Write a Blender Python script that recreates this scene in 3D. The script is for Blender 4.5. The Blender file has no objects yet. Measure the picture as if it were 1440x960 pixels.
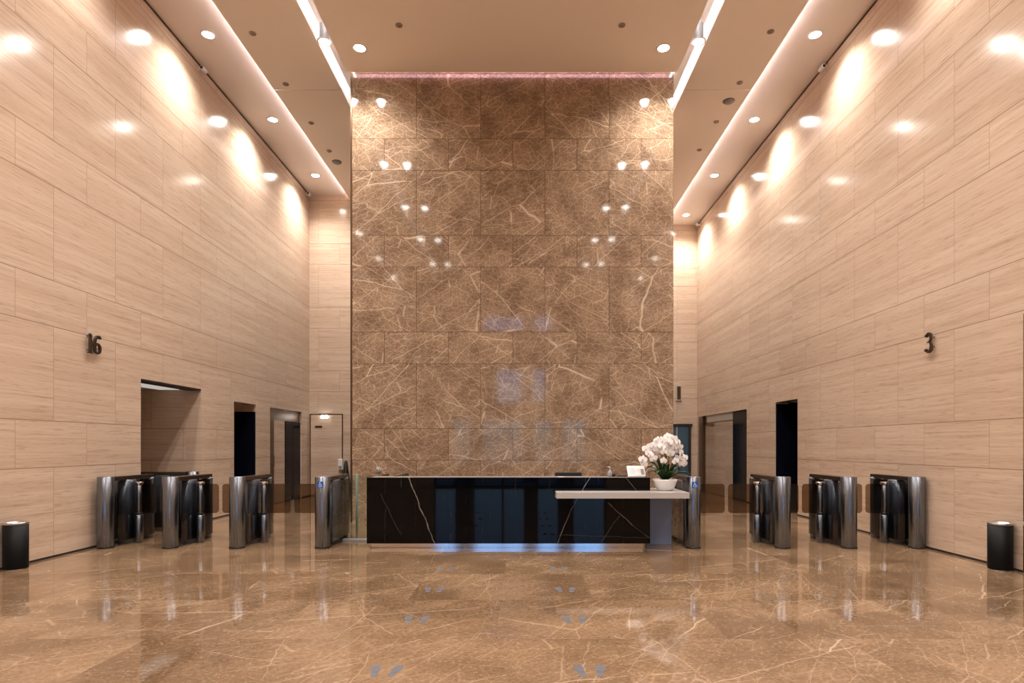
import bpy, bmesh, math, random
from mathutils import Vector, Matrix
random.seed(7)
PI = math.pi
SC = bpy.context.scene
COL = SC.collection

# ------------------------------------------------------------------ node helper
class NT:
    def __init__(s, name):
        s.m = bpy.data.materials.new(name); s.m.use_nodes = True
        s.t = s.m.node_tree; s.t.nodes.clear()
        s.out = s.t.nodes.new('ShaderNodeOutputMaterial')
    def n(s, typ, **kw):
        nd = s.t.nodes.new(typ)
        for k, v in kw.items(): setattr(nd, k, v)
        return nd
    def put(s, sock, v):
        if isinstance(v, bpy.types.NodeSocket): s.t.links.new(v, sock)
        elif v is not None:
            if isinstance(v, (tuple, list)) and len(v) == 3 and sock.type == 'RGBA': v = (*v, 1)
            sock.default_value = v
    def M(s, op, a, b=None, c=None, clamp=False):
        nd = s.n('ShaderNodeMath', operation=op, use_clamp=clamp)
        s.put(nd.inputs[0], a)
        if b is not None: s.put(nd.inputs[1], b)
        if c is not None: s.put(nd.inputs[2], c)
        return nd.outputs[0]
    def xyz(s, x, y, z):
        nd = s.n('ShaderNodeCombineXYZ')
        s.put(nd.inputs[0], x); s.put(nd.inputs[1], y); s.put(nd.inputs[2], z)
        return nd.outputs[0]
    def sep(s, v):
        nd = s.n('ShaderNodeSeparateXYZ'); s.put(nd.inputs[0], v); return nd.outputs
    def V(s, op, a, b):
        nd = s.n('ShaderNodeVectorMath', operation=op); s.put(nd.inputs[0], a); s.put(nd.inputs[1], b)
        return nd.outputs[0]
    def noise(s, v, scale=1, detail=4, rough=.55, dist=0, color=False):
        nd = s.n('ShaderNodeTexNoise'); s.put(nd.inputs['Vector'], v)
        nd.inputs['Scale'].default_value = scale; nd.inputs['Detail'].default_value = detail
        nd.inputs['Roughness'].default_value = rough; nd.inputs['Distortion'].default_value = dist
        return nd.outputs['Color'] if color else nd.outputs[0]
    def edge(s, v, scale):
        nd = s.n('ShaderNodeTexVoronoi', feature='DISTANCE_TO_EDGE', voronoi_dimensions='2D'); s.put(nd.inputs['Vector'], v)
        nd.inputs['Scale'].default_value = scale; return nd.outputs['Distance']
    def white(s, v):
        nd = s.n('ShaderNodeTexWhiteNoise', noise_dimensions='3D'); s.put(nd.inputs['Vector'], v)
        return nd.outputs['Value'], nd.outputs['Color']
    def step(s, v, a, b, lo=0., hi=1.):
        nd = s.n('ShaderNodeMapRange', interpolation_type='SMOOTHSTEP'); s.put(nd.inputs[0], v)
        nd.inputs[1].default_value = a; nd.inputs[2].default_value = b
        nd.inputs[3].default_value = lo; nd.inputs[4].default_value = hi
        return nd.outputs[0]
    def mix(s, f, a, b):
        nd = s.n('ShaderNodeMix', data_type='RGBA'); s.put(nd.inputs[0], f)
        s.put(nd.inputs[6], a); s.put(nd.inputs[7], b); return nd.outputs[2]
    def bsdf(s, color, rough=.5, metal=0., ior=1.5, spec=.5, **kw):
        p = s.n('ShaderNodeBsdfPrincipled')
        s.put(p.inputs['Base Color'], color); s.put(p.inputs['Roughness'], rough)
        s.put(p.inputs['Metallic'], metal); p.inputs['IOR'].default_value = ior
        p.inputs['Specular IOR Level'].default_value = spec
        for k, v in kw.items(): s.put(p.inputs[k], v)
        s.t.links.new(p.outputs[0], s.out.inputs[0]); return p
    def pos(s): return s.n('ShaderNodeNewGeometry').outputs['Position']
    def obj(s): return s.n('ShaderNodeTexCoord').outputs['Object']

def simple(name, color, rough=.5, metal=0., grain=0., **kw):
    k = NT(name)
    c = color
    if grain:
        f = k.noise(k.obj(), 30, 4)
        c = k.mix(f, tuple(x * (1 - grain) for x in color), tuple(min(1, x * (1 + grain)) for x in color))
    k.bsdf(c, rough, metal, **kw)
    return k.m

def emitter(name, color, strength):
    k = NT(name); e = k.n('ShaderNodeEmission')
    k.put(e.inputs[0], color); e.inputs[1].default_value = strength
    k.t.links.new(e.outputs[0], k.out.inputs[0]); return k.m

def tinted(name, tint, rough=.02, refl=1.0):
    k = NT(name)
    tr = k.n('ShaderNodeBsdfTransparent'); k.put(tr.inputs[0], tint)
    gl = k.n('ShaderNodeBsdfGlossy'); k.put(gl.inputs[0], (refl, refl, refl)); gl.inputs['Roughness'].default_value = rough
    fr = k.n('ShaderNodeFresnel'); fr.inputs[0].default_value = 1.5
    mx = k.n('ShaderNodeMixShader')
    back = k.n('ShaderNodeNewGeometry').outputs['Backfacing']
    k.put(mx.inputs[0], k.M('MULTIPLY', fr.outputs[0], k.M('SUBTRACT', 1., back))); k.t.links.new(tr.outputs[0], mx.inputs[1]); k.t.links.new(gl.outputs[0], mx.inputs[2])
    k.t.links.new(mx.outputs[0], k.out.inputs[0]); return k.m

# ------------------------------------------------------------------ panel layout shared by the cladding
PITCH, SMALL, PERIOD, ROW0 = 1.25, .615, 1.88, 1.21
def panels(k, u, v, u0):
    """running bond of tall and short courses -> (joint distance, random value, random colour)"""
    vv = k.M('DIVIDE', k.M('SUBTRACT', v, ROW0), PERIOD)
    row = k.M('FLOOR', vv)
    fr = k.M('MULTIPLY', k.M('FRACT', vv), PERIOD)
    small = k.M('LESS_THAN', fr, SMALL)
    dv = k.M('MINIMUM', k.M('MINIMUM', fr, k.M('ABSOLUTE', k.M('SUBTRACT', fr, SMALL))), k.M('SUBTRACT', PERIOD, fr))
    uu = k.M('ADD', k.M('DIVIDE', k.M('SUBTRACT', u, u0), PITCH), k.M('MULTIPLY', small, .5))
    cell = k.M('FLOOR', uu); fu = k.M('FRACT', uu)
    du = k.M('MULTIPLY', k.M('MINIMUM', fu, k.M('SUBTRACT', 1., fu)), PITCH)
    rid = k.M('ADD', k.M('MULTIPLY', row, 2.), small)
    val, colr = k.white(k.xyz(k.M('ADD', cell, .37), k.M('ADD', rid, .61), u0))
    return dv, du, val, colr

def travertine(name, axis, u0, plain=False):
    k = NT(name); x, y, z = k.sep(k.pos())
    u = x if axis == 'x' else y
    dv, du, val, colr = panels(k, u, z, u0)
    rx, ry, rz = k.sep(colr)
    sh = k.M('MULTIPLY', rx, 9.)
    warp = k.M('MULTIPLY', k.M('SUBTRACT', k.noise(k.xyz(k.M('MULTIPLY', u, .7), k.M('MULTIPLY', z, 1.5), sh), 1., 3), .5), .05)
    zz = k.M('ADD', z, warp)
    wide = k.noise(k.xyz(k.M('MULTIPLY', u, .13), k.M('MULTIPLY', zz, 5.), k.M('MULTIPLY', rx, .8)), 1., 5, .6)
    fine = k.noise(k.xyz(k.M('MULTIPLY', u, .55), k.M('MULTIPLY', zz, 26.), sh), 1., 5, .68)
    pit = k.noise(k.xyz(k.M('MULTIPLY', u, 3.2), k.M('MULTIPLY', zz, 48.), sh), 1., 5, .7)
    c = k.mix(k.step(wide, .36, .66), (.560, .420, .314), (.65, .512, .394))
    c = k.mix(k.M('MULTIPLY', k.step(fine, .52, .74), .60), c, (.37, .235, .155))
    c = k.mix(k.M('MULTIPLY', k.step(fine, .46, .28), .40), c, (.76, .63, .52))
    c = k.mix(k.M('MULTIPLY', k.step(pit, .50, .72), .62), c, (.35, .235, .165))
    c = k.mix(k.M('MULTIPLY', val, .07), c, (.48, .34, .25))
    if not plain:
        j = k.M('MAXIMUM', k.step(dv, .002, .0075, 1, 0), k.M('MULTIPLY', k.step(du, .002, .006, 1, 0), .6))
        c = k.mix(k.M('MULTIPLY', j, .72), c, (.13, .075, .04))
    rough = k.M('ADD', k.M('MULTIPLY', fine, .10), .09)
    k.bsdf(c, rough)
    return k.m

def emperador(name, axis, base=(.170, .106, .065), mid=(.310, .208, .134), vein=(.66, .525, .385), floor=False):
    k = NT(name); x, y, z = k.sep(k.pos())
    if floor:
        u, v = x, y
        vv = k.M('DIVIDE', k.M('SUBTRACT', v, 4.74), 1.2); row = k.M('FLOOR', vv); fv = k.M('FRACT', vv)
        uu = k.M('ADD', k.M('DIVIDE', k.M('ADD', u, .2), 1.8), k.M('MULTIPLY', k.M('FLOORED_MODULO', row, 2.), .5))
        cell = k.M('FLOOR', uu); fu = k.M('FRACT', uu)
        dv = k.M('MULTIPLY', k.M('MINIMUM', fv, k.M('SUBTRACT', 1., fv)), 1.2)
        du = k.M('MULTIPLY', k.M('MINIMUM', fu, k.M('SUBTRACT', 1., fu)), 1.8)
        val, colr = k.white(k.xyz(k.M('ADD', cell, .3), k.M('ADD', row, .6), 3.3))
    else:
        u, v = (x if axis == 'x' else y), z
        dv, du, val, colr = panels(k, u, v, -3.29)
    rx, ry, rz = k.sep(colr)
    flip = k.M('SUBTRACT', k.M('MULTIPLY', k.M('GREATER_THAN', ry, .42), 2.), 1.)
    a = k.M('MULTIPLY', k.M('ADD', k.M('MULTIPLY', u, .8), k.M('MULTIPLY', v, .6)), 1.)
    b = k.M('ADD', k.M('MULTIPLY', u, -.6), k.M('MULTIPLY', v, .8))
    if not floor:
        a = k.M('ADD', k.M('MULTIPLY', k.M('MULTIPLY', u, flip), .8), k.M('MULTIPLY', v, .6))
        b = k.M('ADD', k.M('MULTIPLY', k.M('MULTIPLY', u, flip), -.6), k.M('MULTIPLY', v, .8))
    seed = k.M('MULTIPLY', rx, 40.)
    p = k.xyz(a, b, seed)
    w = k.noise(p, 1.6, 3, .55, color=True)
    wf = k.noise(p, 7., 4, .6, color=True)
    off = k.V('SUBTRACT', w, (.5, .5, .5)); offf = k.V('SUBTRACT', wf, (.5, .5, .5))
    pw = k.V('ADD', p, k.V('MULTIPLY', off, (.22, .22, 0.)))
    pf = k.V('ADD', k.V('ADD', p, k.V('MULTIPLY', off, (.10, .10, 0.))), k.V('MULTIPLY', offf, (.035, .035, 0.)))
    cloud = k.noise(pw, 2.2 if not floor else .9, 5, .62)
    cloud2 = k.noise(p, 1.1, 3, .5)
    grain = k.noise(pf, 60 if not floor else 34, 4, .75)
    def needles(v, ang, stretch, sc, wid, dz=0.):
        ca, sa = math.cos(ang), math.sin(ang)
        vx, vy, vz = k.sep(v)
        q = k.xyz(k.M('MULTIPLY', k.M('ADD', k.M('MULTIPLY', vx, ca), k.M('MULTIPLY', vy, sa)), stretch),
                  k.M('ADD', k.M('SUBTRACT', k.M('MULTIPLY', vy, ca), k.M('MULTIPLY', vx, sa)), k.M('ADD', k.M('MULTIPLY', vz, 3.7), dz * 1.3)), 0.)
        return k.step(k.edge(q, sc), wid * .15, wid, 1, 0)
    c = k.mix(k.step(cloud, .30, .70), base, mid)
    c = k.mix(k.M('MULTIPLY', k.step(grain, .50, .74), .32 if not floor else .42), c, vein)
    c = k.mix(k.M('MULTIPLY', k.step(grain, .48, .30), .50 if not floor else .55), c, tuple(q * .6 for q in base))
    g1, g2 = k.step(cloud, .38, .58), k.step(cloud2, .40, .56)
    if floor:
        lay = ((needles(pf, .35, .22, 3.4, .018, 3), g1, .34), (needles(pf, -.5, .3, 2.4, .010, 5), g2, .34),
               (needles(pw, -.1, .2, .75, .005, 11), g2, .70), (needles(pw, .9, .3, .6, .003, 17), g1, .50), (needles(pf, .1, .4, 9., .06, 9), g1, .16))
    else:
        one = 1.
        lay = ((needles(pf, .1, .35, 14., .055, 1), one, .30), (needles(pf, -.7, .30, 11., .045, 3), one, .32), (needles(pf, 1.2, .25, 9., .035, 5), g1, .44),
               (needles(pf, -.25, .22, 5., .024, 7), g2, .52), (needles(pw, -.05, .18, 1.9, .012, 13), k.step(cloud2, .36, .5), .85), (needles(pw, -1.1, .2, 1.5, .009, 19), g1, .75))
    for n_, g_, a_ in lay: c = k.mix(k.M('MULTIPLY', k.M('MULTIPLY', n_, g_), a_), c, vein)
    c = k.mix(k.M('MULTIPLY', val, .14), c, base)
    j = k.M('MAXIMUM', k.step(dv, .002, .008, 1, 0), k.step(du, .002, .008, 1, 0))
    c = k.mix(k.M('MULTIPLY', j, .75 if not floor else .30), c, (.06, .032, .018) if not floor else (.16, .09, .05))
    k.bsdf(c, .06 if not floor else k.M('ADD', .03, k.M('MULTIPLY', grain, .03)))
    return k.m

def black_marble():
    k = NT('black_marble'); x, y, z = k.sep(k.pos())
    nw = k.noise(k.xyz(x, z, y), 6., 3, color=True); nx, ny, nz = k.sep(nw)
    px = k.M('ADD', x, k.M('MULTIPLY', k.M('SUBTRACT', nx, .5), .05))
    pz = k.M('ADD', z, k.M('MULTIPLY', k.M('SUBTRACT', ny, .5), .05))
    def seg(x0, z0, x1, z1, w, s):
        L2 = (x1 - x0) ** 2 + (z1 - z0) ** 2
        t = k.M('DIVIDE', k.M('ADD', k.M('MULTIPLY', k.M('SUBTRACT', px, x0), x1 - x0), k.M('MULTIPLY', k.M('SUBTRACT', pz, z0), z1 - z0)), L2, clamp=True)
        dx = k.M('SUBTRACT', k.M('SUBTRACT', px, x0), k.M('MULTIPLY', t, x1 - x0))
        dz = k.M('SUBTRACT', k.M('SUBTRACT', pz, z0), k.M('MULTIPLY', t, z1 - z0))
        d = k.M('SQRT', k.M('ADD', k.M('MULTIPLY', dx, dx), k.M('MULTIPLY', dz, dz)))
        return k.M('MULTIPLY', k.step(d, w * .3, w, 1, 0), s)
    tot = 0.
    # measured pale veins on the front slab (x, z in metres)
    for a in ((-1.64, 1.04, -1.46, .58, .010, .75), (-1.46, .58, -1.36, .34, .010, .8), (-1.36, .34, -1.26, .07, .010, .6),
              (1.00, 1.04, .72, .56, .008, .6), (.72, .56, .52, .07, .008, .5), (1.26, .66, 1.62, .34, .009, .55),
              (1.62, .34, 1.86, .16, .007, .3), (1.42, .48, 1.16, .10, .007, .22), (1.50, 1.04, 1.72, .80, .007, .25),
              (-2.05, .80, -1.9, .5, .008, .12), (-1.9, .5, -1.75, .2, .008, .12), (.55, .2, 1.85, .16, .006, .15)):
        tot = k.M('MAXIMUM', tot, seg(*a))
    e = k.edge(k.xyz(k.M('MULTIPLY', px, .8), y, pz), 3.)
    faint = k.M('MULTIPLY', k.M('MULTIPLY', k.step(e, 0, .012, 1, 0), k.step(nz, .45, .65)), .10)
    f = k.M('MULTIPLY', k.M('MAXIMUM', tot, faint), k.step(k.noise(k.xyz(x, y, z), 14, 2), .25, .6, .35, 1))
    k.bsdf(k.mix(f, (.0015, .0015, .002), (.30, .28, .26)), .03, spec=.20)
    return k.m

def brushed(name, color, rough):
    k = NT(name); x, y, z = k.sep(k.obj())
    f = k.noise(k.xyz(k.M('MULTIPLY', x, 160.), k.M('MULTIPLY', y, 160.), k.M('MULTIPLY', z, 1.2)), 1., 2)
    k.bsdf(color, k.M('ADD', k.M('MULTIPLY', f, .05), rough), 1.)
    return k.m

MT = {}
MT['trav_left'] = travertine('travertine_left', 'y', 8.2)
MT['trav_right'] = travertine('travertine_right', 'y', 8.36)
MT['trav_back'] = travertine('travertine_back', 'x', -6.0)
MT['trav_plain'] = travertine('travertine_leaf', 'y', 16.6, plain=True)
MT['trav_plain_x'] = travertine('travertine_leaf_back', 'x', -6.6, plain=True)
MT['marble'] = emperador('brown_veined_marble', 'x')
MT['floor'] = emperador('polished_floor_marble', 'x', base=(.130, .076, .040), mid=(.262, .166, .095), vein=(.56, .43, .30), floor=True)
MT['black_marble'] = black_marble()
MT['ceil'] = simple('ceiling_paint', (.90, .82, .73), .6, grain=.02)
MT['ceil_side'] = simple('ceiling_side_paint', (.92, .86, .81), .5, grain=.02)
MT['slot'] = simple('slot_paint', (.82, .78, .76), .6)
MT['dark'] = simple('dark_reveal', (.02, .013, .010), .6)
MT['bronze'] = simple('bronze_trim', (.10, .055, .030), .3, .6)
MT['steel'] = brushed('brushed_steel', (.215, .24, .28), .25)
MT['steel_dark'] = brushed('dark_steel', (.36, .37, .39), .22)
MT['mirror_steel'] = simple('polished_steel', (.72, .72, .73), .08, 1.)
MT['rail'] = simple('bronze_rail_lacquer', (.045, .030, .022), .18, .3)
MT['dark_glass'] = simple('black_door_glass', (.003, .004, .010), .12, spec=.07)
MT['smoked'] = tinted('smoked_side_glass', (.46, .47, .49))
MT['wing'] = tinted('brown_wing_glass', (.56, .47, .37))
MT['clear'] = tinted('clear_glass', (.86, .92, .89))
MT['window'] = tinted('window_glass', (.58, .74, .92))
MT['green_edge'] = simple('green_glass_edge', (.20, .30, .28), .15)
MT['white'] = simple('white_paint', (.78, .77, .76), .4)
MT['shelf'] = simple('pale_grey_stone', (.46, .44, .42), .25, grain=.03)
MT['support'] = simple('pale_panel', (.25, .35, .54), .2)
MT['ceramic'] = simple('white_ceramic', (.82, .81, .80), .25, grain=.03)
MT['petal'] = simple('white_petal', (.90, .89, .88), .5, **{'Subsurface Weight': .15})
MT['lip'] = simple('orchid_lip', (.72, .52, .48), .5)
MT['leaf'] = simple('dark_leaf', (.018, .050, .014), .3, grain=.25)
MT['stem'] = simple('orchid_stem', (.10, .075, .025), .5)
MT['soil'] = simple('moss', (.03, .035, .015), .9, grain=.4)
MT['black'] = simple('black_plastic', (.010, .010, .011), .35)
MT['black_satin'] = simple('black_satin_metal', (.004, .004, .004), .5, spec=.15)
MT['grey'] = simple('grey_plastic', (.28, .28, .28), .4)
MT['greyvinyl'] = simple('grey_vinyl_sticker', (.105, .11, .13), .45)
MT['blue'] = simple('blue_sign', (.01, .10, .42), .4)
MT['lens_lamp'] = emitter('downlight_lens', (1, .93, .84), 70)
MT['lamp_small'] = emitter('small_lamp', (1, .95, .88), 12)  # glow put in for a reflected light at the rear left door
MT['led_white'] = emitter('led_white', (1., .95, .97), 40)
MT['led_pink'] = emitter('led_pink', (1., .82, .82), 46)
MT['led_mag'] = emitter('led_magenta', (1., .64, .80), 7)
MT['cloth'] = simple('black_mesh_fabric', (.008, .008, .009), .8)
MT['blue_glass'] = simple('blue_door_glass', (.05, .10, .14), .05)
MT['numeral'] = simple('bronze_numeral', (.11, .085, .065), .3, .8)
MT['sprinkler'] = simple('tan_cover_plate', (.30, .23, .18), .5)
MT['ledge'] = simple('grey_ledge_stone', (.22, .20, .18), .3, grain=.05)
MT['alcove_lamp'] = emitter('alcove_light_panel', (1., .92, .84), .5)
MT['housing'] = simple('housing_grey', (.30, .32, .35), .32, .35)
MT['lid'] = simple('bin_lid_steel', (.55, .55, .56), .28, 1.)
MT['granite'] = simple('outdoor_paving', (.30, .30, .30), .8, grain=.15)

# ------------------------------------------------------------------ mesh helper
class MB:
    def __init__(s): s.b = bmesh.new()
    def box(s, x0, x1, y0, y1, z0, z1, bev=0.):
        g = bmesh.ops.create_cube(s.b, size=1)
        for v in g['verts']:
            v.co = Vector((x0 + (v.co.x + .5) * (x1 - x0), y0 + (v.co.y + .5) * (y1 - y0), z0 + (v.co.z + .5) * (z1 - z0)))
        if bev:
            es = list({e for v in g['verts'] for e in v.link_edges})
            bmesh.ops.bevel(s.b, geom=es, offset=bev, segments=2, affect='EDGES', profile=.5)
        return s
    def lathe(s, prof, seg=32, c=(0, 0, 0), axis='z', mat=0):
        """prof: [(r, h)] from first to last; closed where r == 0"""
        rings = []
        def P(r, h, a):
            x, y = r * math.cos(a), r * math.sin(a)
            if axis == 'z': q = (x, y, h)
            elif axis == 'x': q = (h, x, y)
            else: q = (x, h, y)
            return Vector(q) + Vector(c)
        for r, h in prof:
            if r <= 1e-6: rings.append([s.b.verts.new(P(0, h, 0))])
            else: rings.append([s.b.verts.new(P(r, h, 2 * PI * i / seg)) for i in range(seg)])
        for A, B in zip(rings, rings[1:]):
            for i in range(seg):
                j = (i + 1) % seg
                if len(A) == 1 and len(B) == 1: continue
                if len(A) == 1: f = s.b.faces.new((A[0], B[i], B[j]))
                elif len(B) == 1: f = s.b.faces.new((A[i], B[0], A[j]))
                else: f = s.b.faces.new((A[i], B[i], B[j], A[j]))
                f.material_index = mat; f.smooth = True
        return s
    def cyl(s, x, y, z0, z1, r, seg=32, bev=.006):
        return s.lathe([(0, z0), (r - bev, z0), (r, z0 + bev), (r, z1 - bev), (r - bev, z1), (0, z1)], seg, (x, y, 0))
    def tube(s, pts, rad, seg=8):
        pts = [Vector(p) for p in pts]; n = len(pts)
        if not hasattr(rad, '__len__'): rad = [rad] * n
        rings = []; up = Vector((.31, .17, .93)).normalized()
        for i, p in enumerate(pts):
            t = (pts[min(i + 1, n - 1)] - pts[max(i - 1, 0)]).normalized()
            a = t.cross(up)
            if a.length < 1e-3: a = t.cross(Vector((1, 0, 0)))
            a.normalize(); b = t.cross(a)
            rings.append([s.b.verts.new(p + (a * math.cos(2 * PI * k / seg) + b * math.sin(2 * PI * k / seg)) * rad[i]) for k in range(seg)])
        for A, B in zip(rings, rings[1:]):
            for k in range(seg):
                f = s.b.faces.new((A[k], A[(k + 1) % seg], B[(k + 1) % seg], B[k])); f.smooth = True
        s.b.faces.new(rings[0][::-1]); s.b.faces.new(rings[-1])
        return s
    def prism(s, poly, fn, t0, t1):
        """extrude a 2-D polygon; fn(u, v, t) -> point"""
        A = [s.b.verts.new(fn(u, v, t0)) for u, v in poly]
        B = [s.b.verts.new(fn(u, v, t1)) for u, v in poly]
        n = len(poly)
        s.b.faces.new(A); s.b.faces.new(B[::-1])
        for i in range(n):
            j = (i + 1) % n; s.b.faces.new((A[j], A[i], B[i], B[j]))
        return s
    def build(s, name, mats, parent=None, loc=None, keep=False):
        bmesh.ops.recalc_face_normals(s.b, faces=s.b.faces)
        me = bpy.data.meshes.new(name); s.b.to_mesh(me); s.b.free()
        for m in (mats if isinstance(mats, (list, tuple)) else [mats]):
            me.materials.append(MT[m] if isinstance(m, str) else m)
        o = bpy.data.objects.new(name, me); COL.objects.link(o)
        if parent is not None: o.parent = parent
        if loc is not None: o.location = loc
        return o

def tag(o, label, cat, group=None):
    o['label'] = label; o['category'] = cat
    if group: o['group'] = group
    return o
def thing(name, label, cat, loc=(0, 0, 0), rz=0., group=None):
    o = bpy.data.objects.new(name, None); COL.objects.link(o)
    o.empty_display_size = .1; o.location = loc; o.rotation_euler = (0, 0, rz)
    return tag(o, label, cat, group)
def struct(o):
    o['kind'] = 'structure'; return o

def rrect(x0, x1, z0, z1, r, seg=6, corners=(1, 1, 1, 1)):
    out = []
    for (cx, cz, a0, on) in ((x1 - r, z1 - r, 0, corners[0]), (x0 + r, z1 - r, 90, corners[1]), (x0 + r, z0 + r, 180, corners[2]), (x1 - r, z0 + r, 270, corners[3])):
        if on:
            for i in range(seg + 1):
                a = math.radians(a0 + 90 * i / seg); out.append((cx + r * math.cos(a), cz + r * math.sin(a)))
        else:
            a = math.radians(a0 + 45); out.append((cx + r * (1 if math.cos(a) > 0 else -1), cz + r * (1 if math.sin(a) > 0 else -1)))
    return out

# ------------------------------------------------------------------ dimensions (camera at x=0, y=0, z=1.5 looking along +y)
CX = -.175
WL, WR = -6.27, 5.92
YF = -4.0
YBL, YBR = 18.1, 20.6
DM = 11.9                       # marble feature wall
ML, MR = -3.29, 2.96
ZS, ZMID, ZC, ZSLOT = 8.92, 8.80, 8.68, 9.19
XMO, XMI, XC = 4.90, 3.515, 3.19

# ------------------------------------------------------------------ floor
struct(MB().box(-9.6, 9.6, YF - .2, 21.5, -.2, 0).build('floor', 'floor'))

# ------------------------------------------------------------------ side walls with openings
def wall_run(name, x0, x1, y0, y1, ztop, holes, mat):
    m = MB(); y = y0
    for a, b, h in holes:
        m.box(x0, x1, y, a, 0, ztop); m.box(x0, x1, a, b, h, ztop); y = b
    m.box(x0, x1, y, y1, 0, ztop)
    return struct(m.build(name, mat))
LA, LB, LC = (10.08, 11.98, 2.60), (13.35, 14.46, 2.46), (15.27, 17.45, 2.45)
RA, RB, RC = (5.2, 7.2, 3.05), (13.1, 14.25, 2.50), (16.06, 20.4, 2.45)
wall_run('wall_left', WL - .3, WL, YF, YBL + .3, 9.3, (LA, LB, LC), 'trav_left')
wall_run('wall_right', WR, WR + .3, YF, YBR + .3, 9.3, (RA, RB, RC), 'trav_right')
# back walls either side of the marble block
struct(MB().box(WL, ML - .04, YBL, YBL + .3, 0, 9.3).build('wall_back_left', 'trav_back'))
struct(MB().box(MR, WR, YBR, YBR + .3, 0, 9.3).build('wall_back_right', 'trav_back'))
# the marble block
struct(MB().box(ML, MR, DM, 21.0, 0, 9.25).build('wall_marble', 'marble'))
struct(MB().box(ML - .04, ML, DM + .02, 18.1, 0, 8.86).build('trim_1', 'bronze'))

# recesses behind the openings
def recess(n, xa, xb, y0, y1, z, end, ceil, deep, plain='trav_back'):
    """corridor box outside the wall between xa (wall's outer face) and xb (deep end)"""
    lo, hi = min(xa, xb), max(xa, xb)
    struct(MB().box(lo, hi, y1, y1 + .15, 0, z).build('wall_%s_far' % n, end))
    struct(MB().box(lo, hi, y0 - .15, y0, 0, z).build('wall_%s_near' % n, plain))
    e = (xb - .15, xb) if xb < xa else (xb, xb + .15)
    struct(MB().box(e[0], e[1], y0 - .15, y1 + .15, 0, z).build('wall_%s_end' % n, deep))
    struct(MB().box(lo - .15, hi + .15 if xb > xa else hi, y0 - .15, y1 + .15, z, z + .12).build('ceiling_%s' % n, ceil))
recess('alcove', WL - .3, WL - 3.2, LA[0], LA[1], 2.60, 'trav_back', 'slot', 'trav_left')
recess('passage_left', WL - .3, WL - 1.8, LB[0], LB[1], 2.46, 'trav_plain_x', 'slot', 'dark_glass')
recess('passage_right', WR + .3, WR + 1.8, RB[0], RB[1], 2.50, 'dark_glass', 'slot', 'dark_glass')
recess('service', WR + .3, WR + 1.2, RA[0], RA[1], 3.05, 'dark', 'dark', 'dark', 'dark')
# dark polished doors standing on the far side of the left passage
struct(MB().box(WL - 1.75, WL - .01, LB[1] - .05, LB[1], 0, 2.29, .004).build('door_1', 'dark_glass'))
struct(MB().box(WR + .01, WR + 1.75, RB[1] - .05, RB[1], 0, 2.46, .004).build('door_2', 'dark_glass'))
t = tag(MB().box(WL - .75, WL - .36, LA[0] + .12, LA[1] - .12, 2.575, 2.599, .003).build('ceiling_light_panel', 'alcove_lamp'), 'flat pale light panel under the alcove ceiling behind the left turnstiles', 'ceiling light')
# dark lintel under the alcove head
struct(MB().box(WL - .3, WL - .004, LA[0], LA[1], 2.575, 2.60).build('trim_2', 'dark'))
# light trim down the edge of the service opening
struct(MB().box(WR - .012, WR + .05, 7.16, 7.20, 0, 3.05, .003).build('trim_3', 'mirror_steel'))

# lift portals in the side walls
def portal(n, xw, s, y0, y1, dy0, dy1, py0, py1, frame, head):
    """s=+1: room lies towards +x (left wall)"""
    def bx(a, b, *r): return MB().box(min(xw - s * a, xw - s * b), max(xw - s * a, xw - s * b), *r)
    struct(bx(.22, .28, y0, y1, 0, 2.45).build('wall_portal_%s' % n, 'trav_plain'))
    d = struct(bx(.03, .09, dy0, dy1, 0, 2.42 if head == 'shelf' else 2.15).build('door_%s' % n, 'dark_glass'))
    mid = (dy0 + dy1) / 2
    bx(.022, .0295, mid - .004, mid + .004, .01, 2.1).build('door_gap', 'dark', d)
    a, b = frame
    struct(bx(-.006, .22, a, b, 0, 2.449, .003).build('trim_%s' % n, 'bronze'))
    return bx
bx = portal('3', WL, 1, 15.27, 17.45, 16.35, 17.44, 15.5, 16.35, (15.275, 15.5), 'dark')
struct(bx(.06, .21, 15.5, 17.445, 2.15, 2.445).build('trim_5', 'bronze'))
lf = struct(bx(.05, .20, 15.505, 16.345, 0, 2.148, .004).build('door_6', 'trav_plain'))
bx(.02, .05, 15.58, 15.60, .95, 1.25, .003).build('door_handle', 'steel', lf)
bx = portal('4', WR, -1, 16.06, 20.4, 16.065, 17.2, 17.2, 19.9, (19.95, 20.395), 'shelf')
lf = struct(bx(.05, .20, 17.205, 18.9, 0, 2.22, .004).build('door_7', 'trav_plain'))
lf = struct(bx(.09, .20, 18.905, 19.945, 0, 2.22, .004).build('door_8', 'trav_plain'))
struct(bx(.03, .20, 17.205, 19.60, 2.225, 2.445, .003).build('trim_6', 'shelf'))
struct(bx(.05, .20, 19.60, 19.945, 2.225, 2.445, .003).build('trim_7', 'bronze'))

# skirting shadow gap and head reveal
def runs(holes, y0, y1):
    out = []; y = y0
    for a, b, h in holes: out.append((y, a)); y = b
    out.append((y, y1)); return out
m = MB()
for a, b in runs((LA, LB, LC), YF, YBL): m.box(WL, WL + .006, a, b, 0, .028)
struct(m.build('baseboard_left', 'dark'))
m = MB()
for a, b in runs((RA, RB, RC), YF, YBR): m.box(WR - .006, WR, a, b, 0, .028)
struct(m.build('baseboard_right', 'dark'))
struct(MB().box(WL, WL + .012, YF, YBL, ZS - .035, ZS - .003).build('trim_8', 'bronze'))
struct(MB().box(WR - .012, WR, YF, YBR, ZS - .035, ZS - .003).build('trim_9', 'bronze'))

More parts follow.
